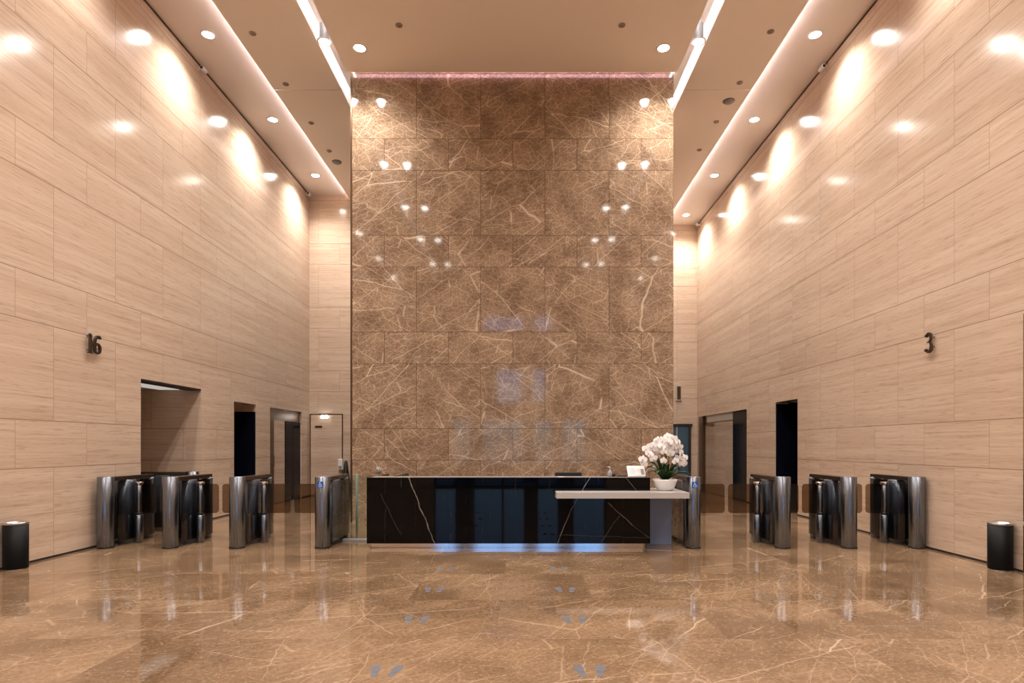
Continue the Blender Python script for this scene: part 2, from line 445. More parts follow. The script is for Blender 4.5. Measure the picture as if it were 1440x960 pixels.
# ------------------------------------------------------------------ ceiling
for s, xw, yb in ((-1, WL, YBL), (1, WR, YBR)):
    def X(a): return CX + s * a
    def bxs(m, a, b, *r): return m.box(min(a, b), max(a, b), *r)
    struct(bxs(MB(), xw, X(XMO - .55), YF, yb, ZS, ZS + .1).build('ceiling_side', 'ceil_side'))
    m = MB()
    for y0, y1 in ((YF, 12.56), (12.572, yb - .02)): bxs(m, X(XMO), X(XMI), y0, y1, ZMID, ZMID + .03)
    struct(m.build('ceiling_panel', 'ceil'))
    struct(bxs(MB(), X(XMO - .52), X(XMO - .55), YF, yb, ZMID + .03, ZS).build('trim_10', 'slot'))
    struct(bxs(MB(), X(XMI), X(XMI + .02), YF, yb, ZMID + .03, ZSLOT).build('trim_11', 'slot'))
struct(MB().box(CX - XC, CX + XC, YF, DM - .13, ZC, ZC + .05).build('ceiling', 'ceil'))
struct(MB().box(CX - XMI - .02, CX + XMI + .02, YF, YBR, ZSLOT, ZSLOT + .1).build('ceiling_slot', 'ceil'))
struct(MB().box(-6.6, 6.3, YF, 21.2, 9.3, 9.4).build('ceiling_slab', 'ceil'))
# LED strips lying on the edges of the lowered panels
def led(label, mat, *r):
    return tag(MB().box(*r).build('led_strip', mat), label, 'light strip')
led('pinkish light strip hidden in the cove over the left lights', 'led_pink', CX - XMO + .05, CX - XMO + .08, YF + .1, YBL - .1, ZMID + .031, ZMID + .041)
led('pinkish light strip hidden in the cove over the right lights', 'led_pink', CX + XMO - .08, CX + XMO - .05, YF + .1, YBR - .1, ZMID + .031, ZMID + .041)
led('white light strip glowing in the left ceiling slot', 'led_white', CX - 3.30, CX - 3.27, YF + .1, 13.6, ZSLOT - .012, ZSLOT - .001)
led('white light strip glowing in the right ceiling slot', 'led_white', CX + 3.27, CX + 3.30, YF + .1, 13.6, ZSLOT - .012, ZSLOT - .001)
led('magenta light strip above the top of the marble wall', 'led_mag', ML + .04, MR - .04, DM - .20, DM - .175, ZC + .051, ZC + .14)

# ------------------------------------------------------------------ glazed entrance behind the camera
def facade(x0, x1, holes):
    """solid wall with glazed openings (xa, xb, za, zb), one per storey band"""
    m = MB(); z = 0
    for xa, xb, za, zb in holes:
        if za > z: m.box(x0, x1, YF - .2, YF, z, za)
        m.box(x0, xa, YF - .2, YF, za, zb); m.box(xb, x1, YF - .2, YF, za, zb); z = zb
    m.box(x0, x1, YF - .2, YF, z, 9.3)
    struct(m.build('wall_front', 'trav_back'))
HOLES = ((-3.1, 3.0, .0, 2.7), (-1.15, 1.1, 3.4, 5.0), (-1.7, 1.7, 6.7, 7.4))
facade(WL, WR, HOLES)
for n, (xa, xb, za, zb) in enumerate(HOLES):
    m = MB(); c = max(2, round((xb - xa) / 1.25))
    for i in range(c + 1):
        x = xa + (xb - xa) * i / c; m.box(max(x - .04, xa), min(x + .04, xb), YF - .15, YF - .05, za, zb)
    m.box(xa, xb, YF - .14, YF - .06, za, za + .06); m.box(xa, xb, YF - .14, YF - .06, zb - .06, zb)
    f = struct(m.build('window_%d' % (n + 1), 'dark'))
    struct(MB().box(xa + .01, xb - .01, YF - .105, YF - .095, za + .01, zb - .01).build('window_glazing', 'window', f))
for px_, py_, w_ in ((-2.2, -6.2, .7), (.35, -7.6, .5), (1.75, -6.4, .6), (-4.6, -7.0, .8), (4.2, -7.2, .9)):  # unseen columns, added to break up the daylight mirrored in the desk
    m = MB(); m.box(px_ - w_ / 2, px_ + w_ / 2, py_ - w_ / 2, py_ + w_ / 2, .12, 11, .02); m.box(px_ - w_ * .6, px_ + w_ * .6, py_ - w_ * .6, py_ + w_ * .6, -.02, .12, .01)
    struct(m.build('column_outside', 'steel_dark' if w_ < .6 else 'granite'))
struct(MB().box(-30, 30, -40, YF - .21, -.2, -.02).build('floor_outside', 'granite'))

# ------------------------------------------------------------------ downlights
LAMPC = (1., .925, .87)
def spot(parent, power, z, size=140, blend=1., rad=.06):
    l = bpy.data.lights.new('lamp', 'SPOT'); l.energy = power; l.color = LAMPC
    l.spot_size = math.radians(size); l.spot_blend = blend; l.shadow_soft_size = rad
    o = bpy.data.objects.new('lamp', l); COL.objects.link(o); o.parent = parent; o.location = (0, 0, z); return o
def mesh_ring():
    return MB().lathe([(.102, .012), (.098, -.010), (.125, -.012), (.132, -.004), (.132, 0)], 32)
def mesh_lens():
    return MB().lathe([(0, -.004), (.07, -.005), (.099, -.006)], 32)
proto = {}
def downlight(x, y, z, label, power, group=None, hang=False, **kw):
    t = thing('downlight', label, 'ceiling light', (x, y, z), 0, group)
    for nm, fn, mt in (('trim_ring', mesh_ring, 'white'), ('lens', mesh_lens, 'lens_lamp')):
        if nm not in proto:
            o = fn().build(nm, mt, t); proto[nm] = o
        else:
            o = proto[nm].copy(); COL.objects.link(o); o.parent = t
    if hang:
        MB().lathe([(.088, -.004), (.088, .30), (.04, .305), (.04, kw.pop('top', .4))], 24).build('housing', 'grey', t)
    spot(t, power, -.055, **kw)
    return t
GRID, STEP = 11.05, 2.88
PS, PC, PL = 290, 340, 260
ordn = {0: 'first', 1: 'second', 2: 'third', 3: 'fourth'}
for side, xx, last in (('left', CX - 5.485, 2), ('right', CX + 5.485, 3)):
    vis = [k for k in range(0, last + 1)]
    for k in range(-5, last + 1):
        y = GRID + STEP * k
        lab = 'round downlight in the %s ceiling strip, %s from the front' % (side, ordn[k]) if k >= 0 else \
              'round downlight in the %s ceiling strip, ahead of the picture edge' % side
        downlight(xx, y, ZS, lab, (PS, 430, 520, 540, 540)[max(0, k + 1)], 'downlights along the %s wall' % side)
for side, s in (('left', -1), ('right', 1)):
    for k in range(-4, 1):
        lab = 'round downlight in the central ceiling near its %s edge by the marble wall' % side if k == 0 else \
              'round downlight in the central ceiling near its %s edge, mirrored in the marble' % side
        downlight(CX + s * 2.745, GRID + STEP * k, ZC, lab, PC, 'downlights of the central ceiling')
    for k in range(-4, 3 if s < 0 else 4):
        lab = 'downlight inside the glowing %s ceiling slot by the marble wall' % side if k == 0 else \
              'downlight inside the glowing %s ceiling slot, mirrored in the marble' % side if k < 0 else \
              'downlight in the %s ceiling slot beside the marble block, mirrored in the side wall' % side
        downlight(CX + s * 3.352, GRID - .08 + STEP * k, 8.74, lab, PL if k < 1 else 330, 'downlights in the ceiling slots', hang=True, top=.45)

# ------------------------------------------------------------------ small ceiling fittings and cameras
def ceil_disc(x, y, z, r, label, kind='ceiling_sprinkler'):
    t = thing(kind, label, 'sprinkler' if kind == 'ceiling_sprinkler' else 'smoke detector', (x, y, z))
    if kind == 'ceiling_sprinkler':
        MB().lathe([(r, .004), (r, -.012), (r * .8, -.02), (0, -.022)], 20).build('cover_plate', 'sprinkler', t)
        MB().lathe([(.012, -.02), (.012, -.03), (.02, -.032), (.02, -.034), (0, -.035)], 12).build('deflector', 'sprinkler', t)
    else:
        MB().lathe([(r, 0), (r, -.02), (r * .9, -.03), (r * .6, -.05), (0, -.055)], 24).build('body', 'grey', t)
        MB().lathe([(r * 1.1, 0), (r * 1.1, -.008), (r, -.01)], 24).build('base_ring', 'bronze', t)
for y, w in ((10.84, 'nearest'), (12.36, 'second'), (13.85, 'third'), (15.16, 'farthest')):
    ceil_disc(-4.76, y, ZMID, .06, 'small round sprinkler on the left tan ceiling panel, %s of its row' % w)
    ceil_disc(4.40, y - .05, ZMID, .06, 'small round sprinkler on the right tan ceiling panel, %s of its row' % w)
ceil_disc(-4.75, 15.75, ZMID, .11, 'wide round detector at far end of the left tan ceiling panel', 'smoke_detector')
ceil_disc(4.40, 12.97, ZMID, .11, 'wide round detector on the right tan ceiling panel', 'smoke_detector')
ceil_disc(-2.09, 10.45, ZC, .06, 'small round sprinkler on the central ceiling, left one')
ceil_disc(1.72, 10.45, ZC, .06, 'small round sprinkler on the central ceiling, right one')
def camera_unit(x, y, s, label):
    t = thing('security_camera', label, 'security camera', (x, y, ZS - .12), 0, 'wall security cameras')
    MB().box(-.03, .03, -.03, .03, -.03, .05, .004).build('bracket', 'white', t)
    dx = s * .075
    MB().lathe([(0, -.09), (.040, -.09), (.045, -.08), (.045, .06), (0, .065)], 20, (dx, 0, 0), 'y').build('body', 'white', t)
    MB().lathe([(0, -.098), (.028, -.096), (.028, -.089)], 16, (dx, 0, 0), 'y').build('camera_lens', 'black', t)
camera_unit(WL + .02, 11.9, 1, 'small white camera high on left wall edge beside the first downlight')
camera_unit(WL + .02, 17.8, 1, 'small white camera in the far left ceiling corner')
camera_unit(WR - .02, 11.85, -1, 'small white camera high on right wall edge beside the first downlight')
camera_unit(WR - .02, 20.2, -1, 'small white camera in the far right ceiling corner')

# ------------------------------------------------------------------ turnstiles
HT = 1.04
def wrap(R, a0=0.):
    return lambda u, v, t: (-(R + t) * math.sin(-u / R), -(R + t) * math.cos(u / R), v)
def stroke(pts, w):
    """polyline -> closed polygon of width w (w may be per point)"""
    n = len(pts); ws = w if hasattr(w, '__len__') else [w] * n
    L, Rr = [], []
    for i, (x, y) in enumerate(pts):
        x0, y0 = pts[max(i - 1, 0)]; x1, y1 = pts[min(i + 1, n - 1)]
        dx, dy = x1 - x0, y1 - y0; d = math.hypot(dx, dy) or 1
        nx, ny = -dy / d * ws[i] / 2, dx / d * ws[i] / 2
        L.append((x + nx, y + ny)); Rr.append((x - nx, y - ny))
    return L + Rr[::-1]
def strip(m, pts, w, fn, t0, t1):
    """like prism over a stroke but quad by quad, safe for concave curves"""
    P = stroke(pts, w); n = len(pts); L, R = P[:n], P[n:][::-1]
    ring = []
    for i in range(n):
        ring.append([m.b.verts.new(fn(*L[i], t0)), m.b.verts.new(fn(*R[i], t0)), m.b.verts.new(fn(*R[i], t1)), m.b.verts.new(fn(*L[i], t1))])
    for A, B in zip(ring, ring[1:]):
        for k in range(4): m.b.faces.new((A[k], A[(k + 1) % 4], B[(k + 1) % 4], B[k]))
    m.b.faces.new(ring[0]); m.b.faces.new(ring[-1][::-1])
def arc(cx, cy, r, a0, a1, n=14, ry=None):
    ry = ry or r
    return [(cx + r * math.cos(math.radians(a0 + (a1 - a0) * i / n)), cy + ry * math.sin(math.radians(a0 + (a1 - a0) * i / n))) for i in range(n + 1)]

def turnstile(x, y, label, left=0., right=0., sign=False, rz=0., length=1.03):
    t = thing('turnstile', label, 'turnstile', (x, y, 0), rz, 'turnstile gates beside the reception desk')
    R = .108
    fp = MB().cyl(0, 0, .02, HT, R, 40, .004).build('front_post', 'steel', t)
    MB().cyl(0, 0, 0, .022, R + .004, 40, .003).build('foot_ring', 'black', fp)
    MB().box(-.068, .068, .05, length + .06, .972, HT - .005, .008).build('top_rail', 'rail', t)
    hs = MB()
    hs.lathe([(0, .0), (.098, .0), (.098, .968), (0, .968)], 36, (0, .50, 0))
    for v in hs.b.verts: v.co.y = .50 + (v.co.y - .50) * 1.55
    hs.build('housing', 'housing', t)
    for sx in (-1, 1):
        MB().box(sx * .108 - .004, sx * .108 + .004, .10, length - .02, .07, .968).build('side_panel', 'smoked', t)
    rp = MB().cyl(0, length, .0, .985, .078, 32, .004).build('rear_post', 'housing', t)
    MB().box(-.068, .068, length - .12, length, .74, .95, .006).build('reader_window', 'black', rp)
    for sx, w in ((-1, left), (1, right)):
        if w <= 0: continue
        px, py = sx * .178, .50
        p = MB().cyl(px, py, 0, .43, .062, 32, .003).build('hinge_post', 'steel', t)
        MB().cyl(px, py, .428, .468, .054, 28, .004).build('clamp', 'black', p)
        MB().cyl(px, py, .466, .895, .040, 28, .003).build('hinge_column', 'steel', p)
        MB().cyl(px, py, .893, .94, .060, 32, .006).build('hinge_cap', 'mirror_steel', p)
        a, b = px + sx * .030, px + sx * (.030 + w)
        poly = rrect(min(a, b), max(a, b), .455, .905, .05, 6, (1, 0, 0, 1) if sx > 0 else (0, 1, 1, 0))
        MB().prism(poly, lambda u, v, tt: (u, py + tt, v), -.005, .005).build('glass_wing', 'wing', t)
    if sign:
        m = MB(); fn = wrap(R)
        for i in range(8):
            u0, u1 = -.045 + .09 * i / 8, -.045 + .09 * (i + 1) / 8
            m.prism([(u0, .885), (u1, .885), (u1, .975), (u0, .975)], fn, .0005, .0015)
        sg = m.build('accessibility_sign', 'blue', fp)
        m = MB()
        strip(m, arc(-.006, .962, .003, 0, 360, 12), .006, fn, .0016, .0024)
        strip(m, [(-.006, .953), (-.004, .930), (.012, .930), (.020, .906), (.027, .909)], .006, fn, .0016, .0024)
        strip(m, [(-.005, .943), (.010, .943)], .005, fn, .0016, .0024)
        strip(m, arc(-.002, .916, .018, 110, 335, 16), .005, fn, .0016, .0024)
        m.build('wheelchair_symbol', 'white', sg)
    return t
YP = 8.96
TX = [-6.09, -5.14, -4.16, -2.91, 2.515, 3.83, 4.80, 5.797]
def wlen(a, b): return (TX[b] - TX[a] - 2 * .208 - .055) / 2
turnstile(TX[0], YP, 'brushed steel turnstile against the left travertine wall', 0, wlen(0, 1))
turnstile(TX[1], YP, 'brushed steel turnstile second from the left wall', wlen(0, 1), wlen(1, 2))
turnstile(TX[2], YP, 'brushed steel turnstile third from left wall, facing the black doorway', wlen(1, 2), wlen(2, 3))
turnstile(TX[3], YP, 'steel turnstile with blue wheelchair sign left of the desk', wlen(2, 3), 0, True)
turnstile(TX[4], YP, 'steel turnstile with blue wheelchair sign right of the orchid shelf', 0, wlen(4, 5), True)
turnstile(TX[5], YP, 'brushed steel turnstile second from the desk on the right side', wlen(4, 5), wlen(5, 6))
turnstile(TX[6], YP, 'brushed steel turnstile second from the right travertine wall', wlen(5, 6), wlen(6, 7))
turnstile(TX[7], YP, 'brushed steel turnstile against the right travertine wall near the black bin', wlen(6, 7), 0)
turnstile(-5.80, 10.78, 'dark turnstile turned sideways in the alcove opening behind the left gates', 0, 0, False, PI / 2)

# fixed glass barrier between the left gate and the desk
t = thing('glass_barrier', 'low clear glass barrier between wheelchair sign turnstile and desk', 'barrier', (0, 9.62, 0))
MB().box(-2.80, -2.27, -.05, .05, 0, .035, .004).build('base_plate', 'shelf', t)
MB().box(-2.79, -2.30, -.006, .006, .03, 1.03).build('glass_panel', 'clear', t)
MB().box(-2.30, -2.285, -.007, .007, .03, 1.03).build('glass_edge', 'green_edge', t)
t = tag(MB().cyl(-2.78, 10.34, 0, 1.02, .018, 16, .002).build('barrier_post', 'green_edge'), 'slim greenish steel post behind the wheelchair sign turnstile', 'post')

# ------------------------------------------------------------------ reception desk
YD = 8.88
t = thing('reception_desk', 'long black veined marble reception desk in front of brown marble wall', 'desk', (0, 0, 0))
XL, XR = -2.245, 1.872
MB().box(XL, XR, YD, YD + .06, .075, 1.033, .002).build('front_slab', 'black_marble', t)
m = MB(); m.box(XL, XL + .06, YD + .062, 10.1, .075, 1.033, .002); m.build('end_panel', 'black_marble', t)
m = MB(); m.box(XR - .06, XR, YD + .062, 9.95, .075, 1.033, .002); m.build('end_panel', 'black_marble', t)
MB().box(XL + .062, XR - .062, YD + .062, YD + .36, 1.005, 1.036, .003).build('counter_ledge', 'ledge', t)
MB().box(XL + .062, XR - .062, YD + .062, YD + .80, .70, .74, .003).build('work_surface', 'black', t)
MB().box(XL + .05, XR - .085, YD + .085, YD + .75, 0, .0745).build('plinth', 'mirror_steel', t)
MB().box(-1.90, -1.865, YD + .30, 10.15, .745, 1.042, .004).build('return_panel', 'black', t)
# pale shelf wrapping the right end
poly = [(.49, 8.50), (2.34, 8.50), (2.34, 9.45), (XR + .001, 9.45), (XR + .001, YD - .001), (.49, YD - .001)]
MB().prism(poly, lambda u, v, q: (u, v, q), .762, .842).build('low_shelf', 'shelf', t)
MB().box(XR + .03, 2.285, 9.30, 9.38, 0, .7615, .003).build('shelf_support', 'support', t)

# chair behind the desk
def office_chair(x, y, rz, label):
    c = thing('office_chair', label, 'chair', (x, y, 0), rz)
    MB().box(-.24, .24, -.23, .23, .44, .51, .025).build('seat', 'cloth', c)
    MB().box(-.225, .225, .22, .27, .60, 1.052, .02).build('backrest', 'cloth', c)
    MB().tube([(0, .1, .46), (0, .26, .47), (0, .28, .62), (0, .28, .80)], .02).build('back_bracket', 'black', c)
    MB().cyl(0, 0, .10, .45, .03, 20).build('gas_column', 'steel', c)
    for i in range(5):
        a = 2 * PI * i / 5
        l = MB().tube([(0, 0, .12), (.16 * math.cos(a), .16 * math.sin(a), .10), (.29 * math.cos(a), .29 * math.sin(a), .075)], [.03, .024, .018]).build('base_leg', 'black', c)
        MB().lathe([(0, -.02), (.028, -.02), (.028, .02), (0, .02)], 14, (.30 * math.cos(a), .30 * math.sin(a), .0285), 'x').build('castor', 'black', l)
office_chair(.785, 9.95, 0, 'black chair behind the desk, only its backrest top showing')

# things on the desk
def lean(x, y, z, label):
    s = thing('sign_holder', label, 'sign holder', (x, y, z + .002), .12)
    R = Matrix.Rotation(math.radians(-28), 3, 'X')
    sh = lambda m, off=Vector((0, 0, 0)): [setattr(v, 'co', R @ v.co + off) for v in m.b.verts]
    m = MB().box(-.135, .135, -.004, .004, 0, .175, .003); sh(m, Vector((0, -.03, .004))); m.build('frame', 'white', s)
    m = MB().box(-.125, .06, -.0055, -.0042, .012, .165); sh(m, Vector((0, -.03, .004))); m.build('sheet', 'ceramic', s)
    m = MB()
    for k in range(4): m.box(-.115, -.03 + .012 * (k % 2), -.0065, -.0057, .04 + k * .03, .046 + k * .03)
    sh(m, Vector((0, -.03, .004))); m.build('text_lines', 'grey', s)
    m = MB().box(.07, .115, -.0055, -.0042, .03, .12, .001); sh(m, Vector((0, -.03, .004))); m.build('picture', 'grey', s)
    m = MB(); strip(m, [(0, 0), (.06, 0), (.105, .0)], .20, lambda u, v, q: (v, -.03 + u, q), .0, .004); m.build('stand', 'clear', s)
lean(1.70, YD + .15, 1.036, 'white leaning sign holder on the black desk beside the orchid')
b = thing('pump_bottle', 'small grey pump bottle on the desk top, left of sign holder', 'bottle', (1.315, YD + .2, 1.036))
MB().lathe([(0, 0), (.034, 0), (.036, .01), (.034, .07), (.014, .09), (.012, .10), (0, .10)], 20).build('bottle_body', 'grey', b)
MB().tube([(0, 0, .098), (0, 0, .142), (-.03, -.01, .146)], .007).build('pump', 'white', b)
tag(MB().lathe([(0, 0), (.024, 0), (.027, .045), (.024, .045), (.022, .006), (0, .006)], 18, (1.372, YD + .2, 1.036)).build('cup', 'black'), 'tiny black cup on the desk top beside the grey bottle', 'cup')
tag(MB().box(1.42, 1.56, YD + .15, YD + .25, 1.036, 1.062, .006).build('card_box', 'bronze'), 'low brown box on the desk top between black cup and sign holder', 'box')
tag(MB().box(.545, .63, YD + .07, YD + .17, 1.036, 1.040).build('paper_card', 'white'), 'white paper card lying on the desk ledge before the chair', 'card')

# ------------------------------------------------------------------ orchid
OX, OY, OZ = 2.10, 8.93, .842
t = thing('potted_orchid', 'white orchid in a white bowl on the pale shelf', 'potted plant', (OX, OY, OZ))
MB().lathe([(0, 0), (.10, 0), (.118, .015), (.150, .075), (.172, .14), (.180, .165), (.172, .168), (.163, .145), (.12, .10), (0, .09)], 40).build('bowl', 'ceramic', t)
MB().lathe([(.163, .135), (.10, .150), (0, .155)], 28).build('moss', 'soil', t)
def leaf(a, L, w, rise, droop, tw=0):
    m = MB(); n = 9; rows = []
    ca, sa = math.cos(a), math.sin(a)
    for i in range(n + 1):
        f = i / n; r = .03 + L * f; z = .15 + rise * math.sin(f * PI * .62) - droop * f * f
        ww = w * (math.sin(PI * min(1, .12 + f * .88)) ** .6) * (1 - .15 * f)
        row = []
        for k in (-1, -.5, 0, .5, 1):
            y = ww * k / 2; zz = z + abs(k) * ww * .22
            row.append(m.b.verts.new((ca * r - sa * y, sa * r + ca * y, zz)))
        rows.append(row)
    for A, B in zip(rows, rows[1:]):
        for k in range(4):
            f = m.b.faces.new((A[k], A[k + 1], B[k + 1], B[k])); f.smooth = True
    o = m.build('leaf', 'leaf', t)
    md = o.modifiers.new('thick', 'SOLIDIFY'); md.thickness = .006
    return o
for a, L, w, r, d in ((-.3, .30, .09, .10, .03), (3.5, .24, .09, .12, .05), (-1.2, .22, .10, .10, .02), (-2.2, .24, .10, .13, .05), (.6, .26, .09, .14, .03),
                      (2.4, .25, .09, .16, .04), (-1.7, .20, .09, .18, .0), (.1, .20, .08, .24, .0), (-.8, .2, .09, .17, .02), (3.1, .2, .09, .2, .02), (1.5, .24, .09, .15, .04), (-2.7, .15, .08, .24, 0.)):
    leaf(a, L * 1.1, w * 1.1, r * 1.35, d)
def flower_mesh():
    m = MB()
    def petal(a, L, w, cup):
        n = 6; rows = []
        for i in range(n + 1):
            f = i / n; ww = w * max(.10, math.sin(PI * (.08 + .86 * f)) ** .75)
            rows.append([m.b.verts.new((math.cos(a) * L * f - math.sin(a) * ww * k, math.sin(a) * L * f + math.cos(a) * ww * k, cup * f * f + .004 * abs(k))) for k in (-.5, -.2, .2, .5)])
        for A, B in zip(rows, rows[1:]):
            for k in range(3):
                f = m.b.faces.new((A[k], A[k + 1], B[k + 1], B[k])); f.smooth = True
    for a in (90, 215, 325): petal(math.radians(a), .046, .034, -.006)
    for a in (8, 172): petal(math.radians(a), .050, .056, -.002)
    m.lathe([(0, .016), (.006, .014), (.009, .006), (.007, 0)], 8, (0, -.004, 0), 'z', 1)
    m.lathe([(0, .02), (.005, .014), (.007, .0)], 8, (0, -.014, .002), 'z', 1)
    return m
fproto = None
def flower(p, d, roll, sc):
    global fproto
    if fproto is None:
        fproto = flower_mesh().build('flower', ['petal', 'lip'], t); o = fproto
    else:
        o = fproto.copy(); COL.objects.link(o); o.parent = t
    q = Vector(d).normalized().to_track_quat('Z', 'Y')
    o.rotation_mode = 'QUATERNION'
    o.rotation_quaternion = q @ Matrix.Rotation(roll, 3, 'Z').to_quaternion()
    o.location = p; o.scale = (sc, sc, sc)
rng = random.Random(3)
stems = ((-.07, -.02, -.34, -.06, .66, .40), (-.04, .03, -.22, -.13, .74, .46), (-.01, -.03, -.08, -.17, .72, .42), (.02, .03, .10, -.13, .78, .44), (.04, -.02, .24, -.08, .74, .38),
         (.05, .03, .33, .02, .66, .30), (.0, .05, -.16, .14, .72, .46), (.03, .06, .16, .14, .76, .46))
for bx0, by0, ex, ey, top, end in stems:
    pts = []
    for i in range(17):
        f = i / 16
        g = max(0, (f - .35) / .65)
        x = bx0 + (ex - bx0) * (g ** 1.3) + .01 * math.sin(f * 5); y = by0 + (ey - by0) * (g ** 1.3)
        z = .14 + (top - .14) * math.sin(min(1., f / .72) * PI / 2) - (top - end) * (max(0, (f - .66) / .34) ** 1.6)
        pts.append((x, y, z))
    MB().tube(pts, [.0045] * 12 + [.0035] * 5, 6).build('stem', 'stem', t)
    for i in range(7, 17):
        x, y, z = pts[i]
        if rng.random() < .06: continue
        sx = -1 if i % 2 else 1
        p = (x + sx * .028 + rng.uniform(-.012, .012), y - .025 + rng.uniform(-.02, .02), z + rng.uniform(-.02, .02))
        flower(p, (ex * 1.2 + rng.uniform(-.4, .4) + sx * .25, -1 + rng.uniform(-.2, .5) + (1.2 if ey > .1 and i % 3 == 0 else 0), rng.uniform(-.3, .25)), rng.uniform(-.4, .4), rng.uniform(1.1, 1.4))

# ------------------------------------------------------------------ waste bins
def bin_(x, y, label):
    b = thing('waste_bin', label, 'bin', (x, y, 0), 0, 'black bins along the side walls')
    MB().lathe([(0, .012), (.124, .012), (.127, .02), (.127, .545), (0, .545)], 40).build('body', 'black_satin', b)
    MB().lathe([(0, 0), (.120, 0), (.120, .013), (0, .013)], 40).build('base_ring', 'mirror_steel', b)
    MB().lathe([(.127, .545), (.130, .55), (.130, .568), (.122, .572), (.10, .566), (.095, .53), (0, .53)], 40).build('lid_rim', 'lid', b)
bin_(WL + .137, 7.42, 'round black bin with steel rim by the left wall')
bin_(WR - .14, 7.38, 'round black bin with steel rim by the right wall')

# ------------------------------------------------------------------ wall numerals
def numeral(kind, fnw, name, parent=None):
    m = MB(); T0, T1 = .036, .066
    def ball(u, v, r): m.prism(arc(u, v, r, 0, 350, 14), fnw, T0, T1)
    if kind == '1':
        strip(m, [(.0, -.14), (.0, .135)], .040, fnw, T0, T1)
        strip(m, [(-.055, .098), (-.03, .108), (.0, .135)], [.014, .026, .032], fnw, T0 + .001, T1 - .001)
        strip(m, [(-.045, -.137), (.045, -.137)], .014, fnw, T0 + .002, T1 - .002)
    if kind == '6':
        pts = [(.055, .118), (.035, .132), (.0, .122), (-.04, .075), (-.056, .01), (-.056, -.05)]
        strip(m, pts, [.016, .022, .030, .036, .040, .040], fnw, T0, T1)
        w = [.040, .038, .028, .018, .026, .036, .040, .036, .026, .018, .028, .038, .040]
        strip(m, arc(.004, -.055, .060, 180, -180, 12, .074), w, fnw, T0 + .001, T1 - .001)
        ball(.056, .108, .021)
    if kind == '3':
        strip(m, arc(-.012, .065, .052, 140, -80, 14, .062), [.014] + [.022, .028, .036, .042, .044, .044, .042, .036, .030, .024, .020, .018, .016, .016], fnw, T0, T1)
        strip(m, arc(-.012, -.065, .062, 90, -150, 14, .072), [.016, .016, .020, .026, .034, .042, .046, .048, .046, .040, .034, .028, .022, .018, .016], fnw, T0 + .001, T1 - .001)
        strip(m, [(-.035, .004), (.02, .006)], .014, fnw, T0 + .002, T1 - .002)
        ball(-.052, .100, .022); ball(-.064, -.105, .023)
    for u, v in ((0, .09), (0, -.09)):
        if kind == '1': m.prism(arc(u, v, .006, 0, 330, 8), fnw, 0, T0)
        elif kind == '6': m.prism(arc(-.05 if v > 0 else .06, v * .55, .006, 0, 330, 8), fnw, 0, T0)
        else: m.prism(arc(.045, v * .75, .006, 0, 330, 8), fnw, 0, T0)
    return m.build(name, 'numeral', parent)
zN = 1.5 + (626 - 483.5) * 8.88 / 860
t = thing('number_sign', 'bronze number 16 standing off the left travertine wall', 'sign', (WL, 8.90, zN))
numeral('1', lambda u, v, q: (q, u - .075, v), 'digit', t)
numeral('6', lambda u, v, q: (q, u + .065, v), 'digit', t)
zN = 1.5 + (626 - 481) * 8.78 / 860
o = numeral('3', lambda u, v, q: (-q, -u, v), 'number_sign')
o.location = (WR, 8.80, zN); tag(o, 'bronze number 3 standing off the right travertine wall', 'sign')

# ------------------------------------------------------------------ rear left corner: flush door, reflection stand-in, box, bag
d = struct(MB().box(-6.22, -5.30, YBL - .035, YBL - .002, .02, 2.40, .003).build('door_9', 'trav_plain_x'))
MB().box(-6.09, -5.88, YBL - .044, YBL - .0355, 2.02, 2.08, .002).build('door_plate', 'bronze', d)
m = MB(); m.box(-6.25, -6.222, YBL - .03, YBL - .001, 0, 2.43); m.box(-5.298, -5.275, YBL - .03, YBL - .001, 0, 2.43); m.box(-6.25, -5.275, YBL - .03, YBL - .001, 2.402, 2.43)
struct(m.build('trim_12', 'bronze'))
t = thing('wall_lamp', 'small bright white lamp on the rear left flush door head', 'lamp', (-5.80, YBL - .036, 2.33))  # added glowing fitting, stands in for a light's reflection on the door
MB().box(-.10, .10, -.02, 0, -.05, .05, .006).build('back_plate', 'white', t)
for sx in (-1, 1): MB().lathe([(0, -.075), (.04, -.07), (.055, -.04), (.05, -.02)], 20, (sx * .055, 0, .01), 'y').build('lamp_head', 'lamp_small', t)
t = thing('dispenser', 'white box dispenser fixed beside the rear left flush door', 'dispenser', (-5.32, YBL - .036, .78))
MB().box(-.065, .065, -.10, 0, 0, .32, .012).build('body', 'white', t)
MB().box(-.045, .045, -.112, -.099, .03, .12, .004).build('push_plate', 'grey', t)
m = MB()
m.lathe([(0, 0), (.17, 0), (.17, .05), (.10, .55), (.045, 1.02), (.02, 1.06), (0, 1.06)], 20)
tag(m.build('umbrella_bag_stand', 'black', None, (-5.10, YBL - .30, 0)), 'tall black tapered stand on floor beside white dispenser, rear left', 'stand')

# rear right corner: bluish glass door and small blank sign
d = struct(MB().box(4.55, 5.62, YBR - .05, YBR - .01, .02, 2.14, .003).build('door_10', 'blue_glass'))
MB().box(5.20, 5.25, YBR - .07, YBR - .0505, .03, 2.13, .003).build('door_stile', 'mirror_steel', d)
m = MB(); m.box(4.45, 5.75, YBR - .07, YBR, 2.145, 2.22); m.box(5.625, 5.70, YBR - .07, YBR, 0, 2.143)
struct(m.build('trim_13', 'dark'))
t = thing('wall_sign', 'small dark blank sign high on the rear right travertine wall', 'sign', (5.30, YBR, 3.26))
MB().box(-.09, .09, -.05, 0, -.26, .26, .006).build('frame', 'shelf', t)
MB().box(-.06, .06, -.06, -.049, -.22, .22, .004).build('plate', 'bronze', t)
